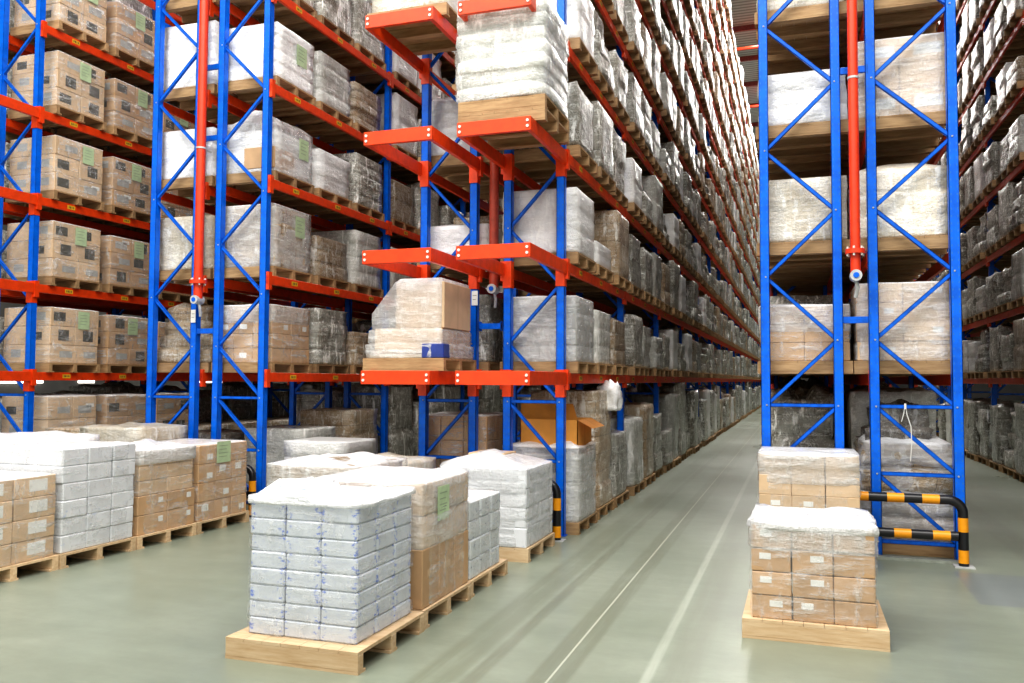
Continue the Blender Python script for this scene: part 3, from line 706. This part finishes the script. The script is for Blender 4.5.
# ---- rack B
XBl, XBr = XB+W/2+.03, XB+W+GAP+W/2-.05
on('cream film load at floor rail level one, inner column of the second-left rack', XBl, S0, 1, vm(110, 'wrap_brown', .80, layers=4, taper=.25, topbump=.12, wr=.012))
on('cream block load on the second rail, inner column of the second-left rack', XBl, S0, 2, vm(111, 'wrap_cream', .78, layers=2))
on('white printed load on the third rail, inner column of the second-left rack', XBl, S0, 3, vm(112, 'wrap_white', .72))
on('white and beige load on the fourth rail, inner column of the second-left rack', XBl, S0, 4, vm(113, 'wrap_white', .95, layers=3, topbump=.05))
on('white load at the top of the picture, inner column of the second-left rack', XBl, S0, 5, vm(114, 'wrap_cream', .85))
for l in range(1, 6):
    on('grey wrapped load second along the %s rail, inner column of the second-left rack' % ORD[l], XBl, S0+1.15, l, vm(115+l, 'wrap_grey', .8))
cartons_on('brown cartons with white labels first on the lowest rail behind the left guard', XBr, S0, 1, 3, 2, 4, .80, 'cardboard', [[('x', .1, .1, .1, .07, 'paper_white'), ('y', 0, .1, .12, .07, 'paper_white')], None], 'clear_film', seed=121, hood=.25)
r = on('beige crumpled load with a green paper first on the second rail of the left rack', XBr, S0, 2, vm(122, 'wrap_brown', .86, layers=4, topbump=.08)); paper(r, .49, .15, .78, .24, .3); film(r, 123, .98, .97, .88, 'milky_film', layers=3, sub=8)
r = on('white film bag load with a brown carton inside, first on the third rail', XBr, S0, 3, vm(124, 'wrap_white', .60, w=.92, d=.92, layers=2)); link('carton', carton_mesh(.5, .5, .3, 'cardboard'), r, (.22, -.24, PH+.05)); film(r, 125, .98, .96, .72, 'milky_film', layers=2, topbump=.05, topshape=lambda a, b: .18*max(0, 1-abs(a-.3)*1.4), sub=8); paper(r, .5, .2, .6, .24, .3)
r = on('bright white square load with pale green label first on the fourth rail', XBr, S0, 4, vm(126, 'wrap_white', .78, w=.97, d=.97, layers=4, wr=.003)); paper(r, .505, .1, .62, .26, .3)
on('pale load first on the fifth rail of the second-left rack', XBr, S0, 5, vm(127, 'wrap_cream', .8))
on('tall tapered translucent load second on the lowest rail of the left rack', XBr, S0+1.13, 1, vm(128, 'wrap_grey', .85, layers=4))
on('short brown load with white labels second on the second rail', XBr, S0+1.13, 2, vm(129, 'wrap_brown', .62, w=.9, layers=3))
on('white peaked film load second on the third rail', XBr, S0+1.13, 3, vm(130, 'wrap_white', .62, layers=3, topshape=lambda a, b: .25*max(0, 1-abs(a)-abs(b))))
on('greenish grey block load second on the fourth rail', XBr, S0+1.13, 4, vm(131, 'wrap_sheets', .8, layers=4))
on('grey load second on the fifth rail of the second-left rack', XBr, S0+1.13, 5, vm(132, 'wrap_grey', .85))
on('small brown film load third on the lowest rail behind the left guard', XBr, S0+2.26, 1, vm(133, 'wrap_brown', .55, layers=3))
on('tall silvery grey load third on the second rail', XBr, S0+2.26, 2, vm(134, 'wrap_sheets', .9, layers=4))
on('dark silvery load third on the third rail', XBr, S0+2.26, 3, vm(135, 'wrap_grey', .85, layers=5))
on('stack of small wrapped boxes third on the fourth rail', XBr, S0+2.26, 4, vm(136, 'wrap_brown', .72, layers=5, w=.85, jit=.03))
on('grey load third on the fifth rail of the second-left rack', XBr, S0+2.26, 5, vm(137, 'wrap_grey', .85))
on('grey flat-lidded box load on the floor behind the left guard', XBr+.1, S0+.6, 0, vm(138, 'wrap_sheets', .98, w=1.0, d=.95, layers=3, wr=.003, topbump=.01))
on('brown wrapped load on the floor deep in the second-left rack', XBr, S0+2.2, 0, vm(139, 'wrap_brown', 1.2))
on('dull film load on the floor, inner column of the second-left rack', XBl, S0+.4, 0, vm(140, 'wrap_dark', .9))
# ---- rack A : printed brown cartons
XAr = XA+W/2+.03
DK, WH, GR = 'dark_print', 'paper_white', 'cardboard_grey'
labA = [[('x', -.07, .15, .22, .14, DK), ('y', .03, .15, .2, .12, GR)], [('x', .07, .14, .24, .10, GR)], [('x', .02, .15, .20, .17, DK), ('y', -.03, .13, .2, .12, DK)], [('x', 0, .14, .26, .12, GR), ('x', .1, .2, .16, .06, WH)]]
PA = ['first', 'second', 'third']
for l in range(0, 6):
    for p in range(3):
        cy = slot_y(0, p, Y0-.1)+.06
        h = .86-.04*((l*3+p) % 3)
        if l == 0: h = 1.42
        cartons_on('far left rack, %s, %s pallet of brown cartons with dark printed panels' % ('floor level' if l == 0 else 'rail level %d' % l, PA[p]), XAr, cy, l, 2, 2, 3 if l else 4, h, 'cardboard_light' if p == 0 else 'cardboard', labA, 'clear_film', seed=200+l*3+p, green=(.05+.1*((l+p) % 2), PH+h*.80) if l else None)
for k in (1, 2):
    for p in range(3):
        for l in range(0, 6):
            unit('%s load, %s pallet of bay %d, %s of the far left rack' % ('brownish wrapped', PA[p], k+1, 'floor' if l == 0 else 'rail level %d' % l), XAr, slot_y(k, p, Y0-.1), 0 if l == 0 else lz(l)+.002, VKINDS[1][1][(k+p+l) % 3], .8, group='pallet loads on the racks')
# ---- long rows: visible ranges
def vis_levels(y): return min(NLEV, int((1.85+.47*y-ZL1)/LV+1.6))
rng = random.Random(11)
STUFF = []
def pick():
    u = rng.random()
    return VKINDS[0 if u < .46 else 1 if u < .60 else 2 if u < .76 else 3 if u < .92 else 4]
def long_row(cx, yb, k0, k1, phrase, budget, skip=lambda k, p, l: False, countfrom=0):
    slots = []
    for k in range(k0, k1):
        for p in range(3):
            y = slot_y(k, p, yb)
            for l in range(0, NLEV+1):
                if skip(k, p, l): continue
                slots.append((y, k, p, l, l <= vis_levels(y+.5)))
    slots.sort(key=lambda s: (not s[4], s[0]))
    n = 0
    for (y, k, p, l, v) in slots:
        kind, meshes = pick(); me = meshes[rng.randrange(len(meshes))]
        h = rng.uniform(.70, 1.02) if l else rng.uniform(1.0, 1.62)
        if rng.random() < .07: h *= .6
        if v and n < budget:
            n += 1
            unit('%s load, number %d along %s, %s' % (kind, k*3+p+1-countfrom, 'the floor' if l == 0 else 'rail %d' % l, phrase), cx+rng.uniform(-.03, .03), y+rng.uniform(-.03, .03), 0 if l == 0 else lz(l)+.002, me, h, None, 0, group='pallet loads on the racks')
        elif l <= NLEV:
            STUFF.append((cx+rng.uniform(-.03, .03), y+rng.uniform(-.03, .03), 0 if l == 0 else lz(l), me, h))
    return n
nE = long_row(XE+W/2-.03, 10.12, 2, 5, 'far right rack', 52, countfrom=6)
nB = long_row(XBr, Y0, 1, 4, 'second-left rack', 34, countfrom=0)
print('LOADS before C', NLOAD)
nC = long_row(XCr, Y0, 0, NB, 'left wall of the main aisle', max(60, 318-NLOAD), skip=lambda k, p, l: k == 0 and l <= 2 and not (l == 2 and p == 2), countfrom=0)
print('LOADS', NLOAD, nE, nB, nC)
# everything that stays out of the counted loads, merged
def fill(cx, yb, k0, k1, levels):
    for k in range(k0, k1):
        for p in range(3):
            for l in levels:
                kind, meshes = pick(); STUFF.append((cx, slot_y(k, p, yb), 0 if l == 0 else lz(l), meshes[0], rng.uniform(.7, .9) if l else rng.uniform(1.35, 1.6)))
fill(XCl, Y0, 1, 3, range(0, 8)); fill(XDl, Y0+1.15, 0, 4, range(0, 13)); fill(XDr, Y0+1.15, 0, 4, range(0, 13)); fill(XBl, Y0, 1, 3, range(0, 8)); fill(XA-W-GAP+W/2, Y0, 0, 4, range(0, 8)); fill(XBr, Y0, 4, 5, range(0, 8)); fill(XE+W/2-.03, 10.12, 6, 7, range(0, 8))
import numpy as np
def merge_stuff():
    V = []; F = []; MI = []; mats = []; SM = []
    cache = {}
    pm = MB(); pm.box(-.5, .5, -.5, .5, .118, .14, 'pallet_wood')
    for yy in (-.5, -.035, .43): pm.box(-.5, .5, yy, yy+.07, 0, .118, 'pallet_wood')
    pme = pm.mesh('p')
    off = 0
    for (x, y, z, me, h) in STUFF:
        for mm, zz, sc in ((pme, z, 1), (me, z+PH, h/.9)):
            if mm.name not in cache:
                co = np.empty(len(mm.vertices)*3); mm.vertices.foreach_get('co', co)
                cache[mm.name] = (co.reshape(-1, 3), [tuple(p.vertices) for p in mm.polygons], mm.materials[0], mm is not pme)
            co, fs, mt, smooth = cache[mm.name]
            if mt not in mats: mats.append(mt)
            i = mats.index(mt)
            V.append(co*np.array([1, 1, sc])+np.array([x, y, zz]))
            F += [tuple(a+off for a in f) for f in fs]; MI += [i]*len(fs); SM += [smooth]*len(fs); off += len(co)
    me = bpy.data.meshes.new('distant_pallet_loads'); me.from_pydata(np.vstack(V).tolist(), [], F)
    for mt in mats: me.materials.append(mt)
    me.polygons.foreach_set('material_index', MI); me.polygons.foreach_set('use_smooth', SM); me.update()
    o = link('distant_pallet_loads', me)
    tag(o, 'hundreds of small grey wrapped pallet loads filling the distant rack bays', 'pallet loads', kind='stuff')
merge_stuff()

# =================================================================== guards
def guard(label, xl, xr, y):
    g = thing('rack_guard', label, 'guard rail', (xl, y, 0), 0, 'black and yellow rack guards')
    w = xr-xl; r = .048; R = .13; zt = .66
    def run(pts, bands, name):
        m = MB()
        # subdivide polyline by length, colour by arclength
        P = [Vector(p) for p in pts]; cum = [0]
        for a, b in zip(P, P[1:]): cum.append(cum[-1]+(b-a).length)
        cuts = sorted(set([round(c, 5) for c in cum]+[round(v, 5) for bb in bands for v in bb if 0 < v < cum[-1]]))
        def at(s):
            for i in range(len(cum)-1):
                if s <= cum[i+1]+1e-6: return P[i]+(P[i+1]-P[i])*((s-cum[i])/(cum[i+1]-cum[i]))
            return P[-1]
        pp = [at(c) for c in cuts]
        def cf(i):
            mid = (cuts[i]+cuts[i+1])/2
            return 'safety_yellow' if any(a < mid < b for a, b in bands) else 'safety_black'
        m.tube(pp, r, 'safety_black', 16, True, cf); return m.build(name, g)
    arc = lambda cx, s: [(cx+s*R*math.sin(t_*PI/16), 0, zt-R+R*math.cos(t_*PI/16)) for t_ in range(0, 9)]
    pts = [(0, 0, 0.01)]+list(reversed(arc(R, -1)))+arc(w-R, 1)+[(w, 0, .01)]
    up = zt-R; a = R*PI/2
    tot = up*2+2*a+w-2*R
    b = [(.05, .18), (.36, .50)]
    b += [(tot-q, tot-p) for p, q in b]
    s = up+a
    b += [(s+(w-2*R)*f-.08, s+(w-2*R)*f+.08) for f in (.03, .42, .80)]
    run(pts, b, 'bent_post')
    run([(r, 0, .30), (w-r, 0, .30)], [((w)*f-.08, (w)*f+.08) for f in (.15, .46, .78)], 'lower_rail')
    for x in (0, w):
        m = MB(); m.box(x-.09, x+.09, -.08, .08, 0, .012, 'galvanised'); m.build('foot_plate', g)
guard('black and yellow guard rail in front of the right-hand rack', .43, 1.55, 9.50)
guard('black and yellow guard post at the aisle corner of the orange-armed rack', -3.80, -2.65, 9.42)
guard('black and yellow guard before the second-left rack, behind brown cartons', -8.05, -6.90, 9.56)
m = MB(); m.box(.76, 1.6, 9.60, 9.70, 0, .03, 'plinth_grey'); o = m.build('floor_channel'); tag(o, 'low grey steel floor channel at the foot of the right-hand rack', 'floor channel')

# =================================================================== sprinkler pipes
def pipe(label, x, y, ztop, zbot, mat, r=.058, flange=None):
    p = thing('sprinkler_pipe', label, 'pipe', (x, y, 0), 0, 'red sprinkler pipes')
    m = MB(); m.tube([(0, 0, zbot), (0, 0, ztop)], r, mat, 18); m.build('pipe_run', p)
    if flange:
        m = MB(); m.tube([(0, 0, flange-.025), (0, 0, flange+.025)], r*1.9, mat, 20)
        for i in range(6):
            a = i*PI/3+.3; m.tube([(math.cos(a)*r*1.55, math.sin(a)*r*1.55, flange-.05), (math.cos(a)*r*1.55, math.sin(a)*r*1.55, flange+.05)], .012, 'bolt_metal', 6)
        m.build('flange', p)
        m = MB(); m.tube([(0, -.09, zbot-.02), (0, .07, zbot-.02)], .06, 'galvanised', 16); m.tube([(0, -.10, zbot-.02), (0, -.09, zbot-.02)], .03, 'blue_paint', 12); m.build('valve', p)
        m = MB(); m.tube([(0, .02, zbot-.05), (.02, .02, zbot-.14), (.0, .06, zbot-.24)], .02, 'galvanised', 10); m.build('drain_elbow', p)
    for z in (zbot+2.1, zbot+5.2):
        if z < ztop:
            m = MB(); m.tube([(0, 0, z-.012), (0, 0, z+.012)], r*1.12, 'galvanised', 18); m.box(-.008, .008, 0, .22, z-.01, z+.01, 'galvanised'); m.build('pipe_clamp', p)
    return p
pipe('bright red vertical pipe down the middle of the right-hand rack', .585, 9.52, TOPZ, 2.98, 'pipe_red', .052, 3.22)
pipe('red vertical pipe down the middle of the second-left rack', -7.845, 9.56, TOPZ, 2.95, 'pipe_red', .062, 3.18)
pipe('dull red vertical pipe behind the forward orange arms', -3.60, 9.85, TOPZ, 3.0, 'pipe_dull_red', .06, 3.25)

# hanging bits
st = MB(); st.tube([(1.055, 9.69, 1.61), (1.045, 9.68, 1.52), (1.02, 9.68, 1.43)], .004, 'paper_white', 6); st.tube([(1.06, 9.69, 1.61), (1.075, 9.68, 1.5), (1.11, 9.68, 1.38), (1.115, 9.68, 1.2), (1.10, 9.68, 1.02)], .005, 'paper_white', 6); st.tube([(1.058, 9.67, 1.56), (1.058, 9.67, 1.62)], .012, 'paper_white', 8)
o = st.build('string'); tag(o, 'white string tied to a blue brace and hanging down, right-hand rack', 'string')
for lab, x, z in (('white paper tag on the blue upright under the forward orange arms', XC+W-.06, 2.86), ('white paper tag below the pipe end on the second-left rack', XB+W-.05, 2.72)):
    m = MB(); m.box(-.035, .045, -.004, 0, -.09, .09, 'paper_white'); m.box(-.02, .03, -.005, -.004, .03, .035, 'dark_print'); m.box(-.02, .02, -.005, -.004, -.02, -.015, 'dark_print')
    o = m.build('paper_tag', None, (x, 9.70, z)); tag(o, lab, 'tag', 'paper tags')

# =================================================================== setting
m = MB(); m.box(-32, 28, -14, 96, -.1, 0, 'floor'); o = m.build('floor'); tag(o, kind='structure')
CZ = 21.5
m = MB(); m.box(-32, 28, -14, 96, CZ, CZ+.2, 'roof'); o = m.build('ceiling'); tag(o, kind='structure')
m = MB(); m.box(-32, 28, 96, 96.3, 0, CZ, 'wall'); o = m.build('wall_back'); tag(o, kind='structure')
m = MB(); m.box(-32.3, -32, -14, 96, 0, CZ, 'wall'); o = m.build('wall_left'); tag(o, kind='structure')
m = MB(); m.box(28, 28.3, -14, 96, 0, CZ, 'wall'); o = m.build('wall_right'); tag(o, kind='structure')
yy = 6.; i = 0
while yy < 95:
    i += 1
    m = MB(); m.box(-32, 28, yy-.07, yy+.07, CZ-.28, CZ, 'purlin_red'); o = m.build('trim_%d' % i); tag(o, kind='structure'); yy += 4.6
for j, yy in enumerate((39.0, 47.6, 58.)):
    m = MB(); m.tube([(-6, yy, CZ-1.2), (6, yy, CZ-1.2)], .09, 'pipe_red', 10); o = m.build('ceiling_pipe')
    tag(o, '%s orange-red pipe crossing under the roof above the main aisle' % ('nearest', 'middle', 'farthest')[j], 'pipe', 'pipes under the roof')
for j in range(7):
    m = MB(); y0_ = 14+j*4.2; m.box(-31.99, -31.9, y0_, y0_+(.9 if j % 3 else 2.2), 1.60, 1.80, 'daylight'); o = m.build('window_%d' % (j+1)); tag(o, kind='structure')

# =================================================================== light, camera
sc = bpy.context.scene
w = bpy.data.worlds.new('World'); sc.world = w; w.use_nodes = True
bg = w.node_tree.nodes['Background']; bg.inputs[0].default_value = (1.0, .97, .90, 1); bg.inputs[1].default_value = .95
def area(name, loc, size, energy, rot=(0, 0, 0), col=(1, .98, .94)):
    l = bpy.data.lights.new(name, 'AREA'); l.shape = 'RECTANGLE'; l.size, l.size_y = size; l.energy = energy; l.color = col
    o = bpy.data.objects.new(name, l); COL.objects.link(o); o.location = loc; o.rotation_euler = rot; return o
area('dock_lights', (-3, 1.5, 13), (18, 9), 3700, (math.radians(12), 0, 0))
for nm, x in (('aisle_lights_main', -1.5), ('aisle_lights_left', -5.7), ('aisle_lights_far_left', -9.8), ('aisle_lights_right', 2.8)):
    area(nm, (x, 42, CZ-.6), (1.4, 66), 6600 if 'main' in nm else 4000)
cam = bpy.data.cameras.new('Camera'); co = bpy.data.objects.new('Camera', cam); COL.objects.link(co)
f, yaw, pit, rol = 840.24, .3282, .0454, .0047
right0 = Vector((math.cos(yaw), math.sin(yaw), 0)); fwd = Vector((-math.sin(yaw)*math.cos(pit), math.cos(yaw)*math.cos(pit), math.sin(pit)))
up0 = right0.cross(fwd); r2 = right0*math.cos(rol)+up0*math.sin(rol); u2 = -right0*math.sin(rol)+up0*math.cos(rol)
mw = Matrix.Identity(4)
for i in range(3): mw[i][0], mw[i][1], mw[i][2] = r2[i], u2[i], -fwd[i]
mw[0][3], mw[1][3], mw[2][3] = 0, 0, 1.85
co.matrix_world = mw; cam.sensor_width = 36; cam.lens = f/1024*36; cam.clip_end = 300
sc.camera = co
sc.view_settings.view_transform = 'Standard'; sc.view_settings.look = 'Medium High Contrast'; sc.view_settings.exposure = 0
sc.cycles.transparent_max_bounces = 12; sc.cycles.max_bounces = 6; sc.cycles.diffuse_bounces = 3; sc.cycles.glossy_bounces = 2
sc.cycles.caustics_reflective = False; sc.cycles.caustics_refractive = False
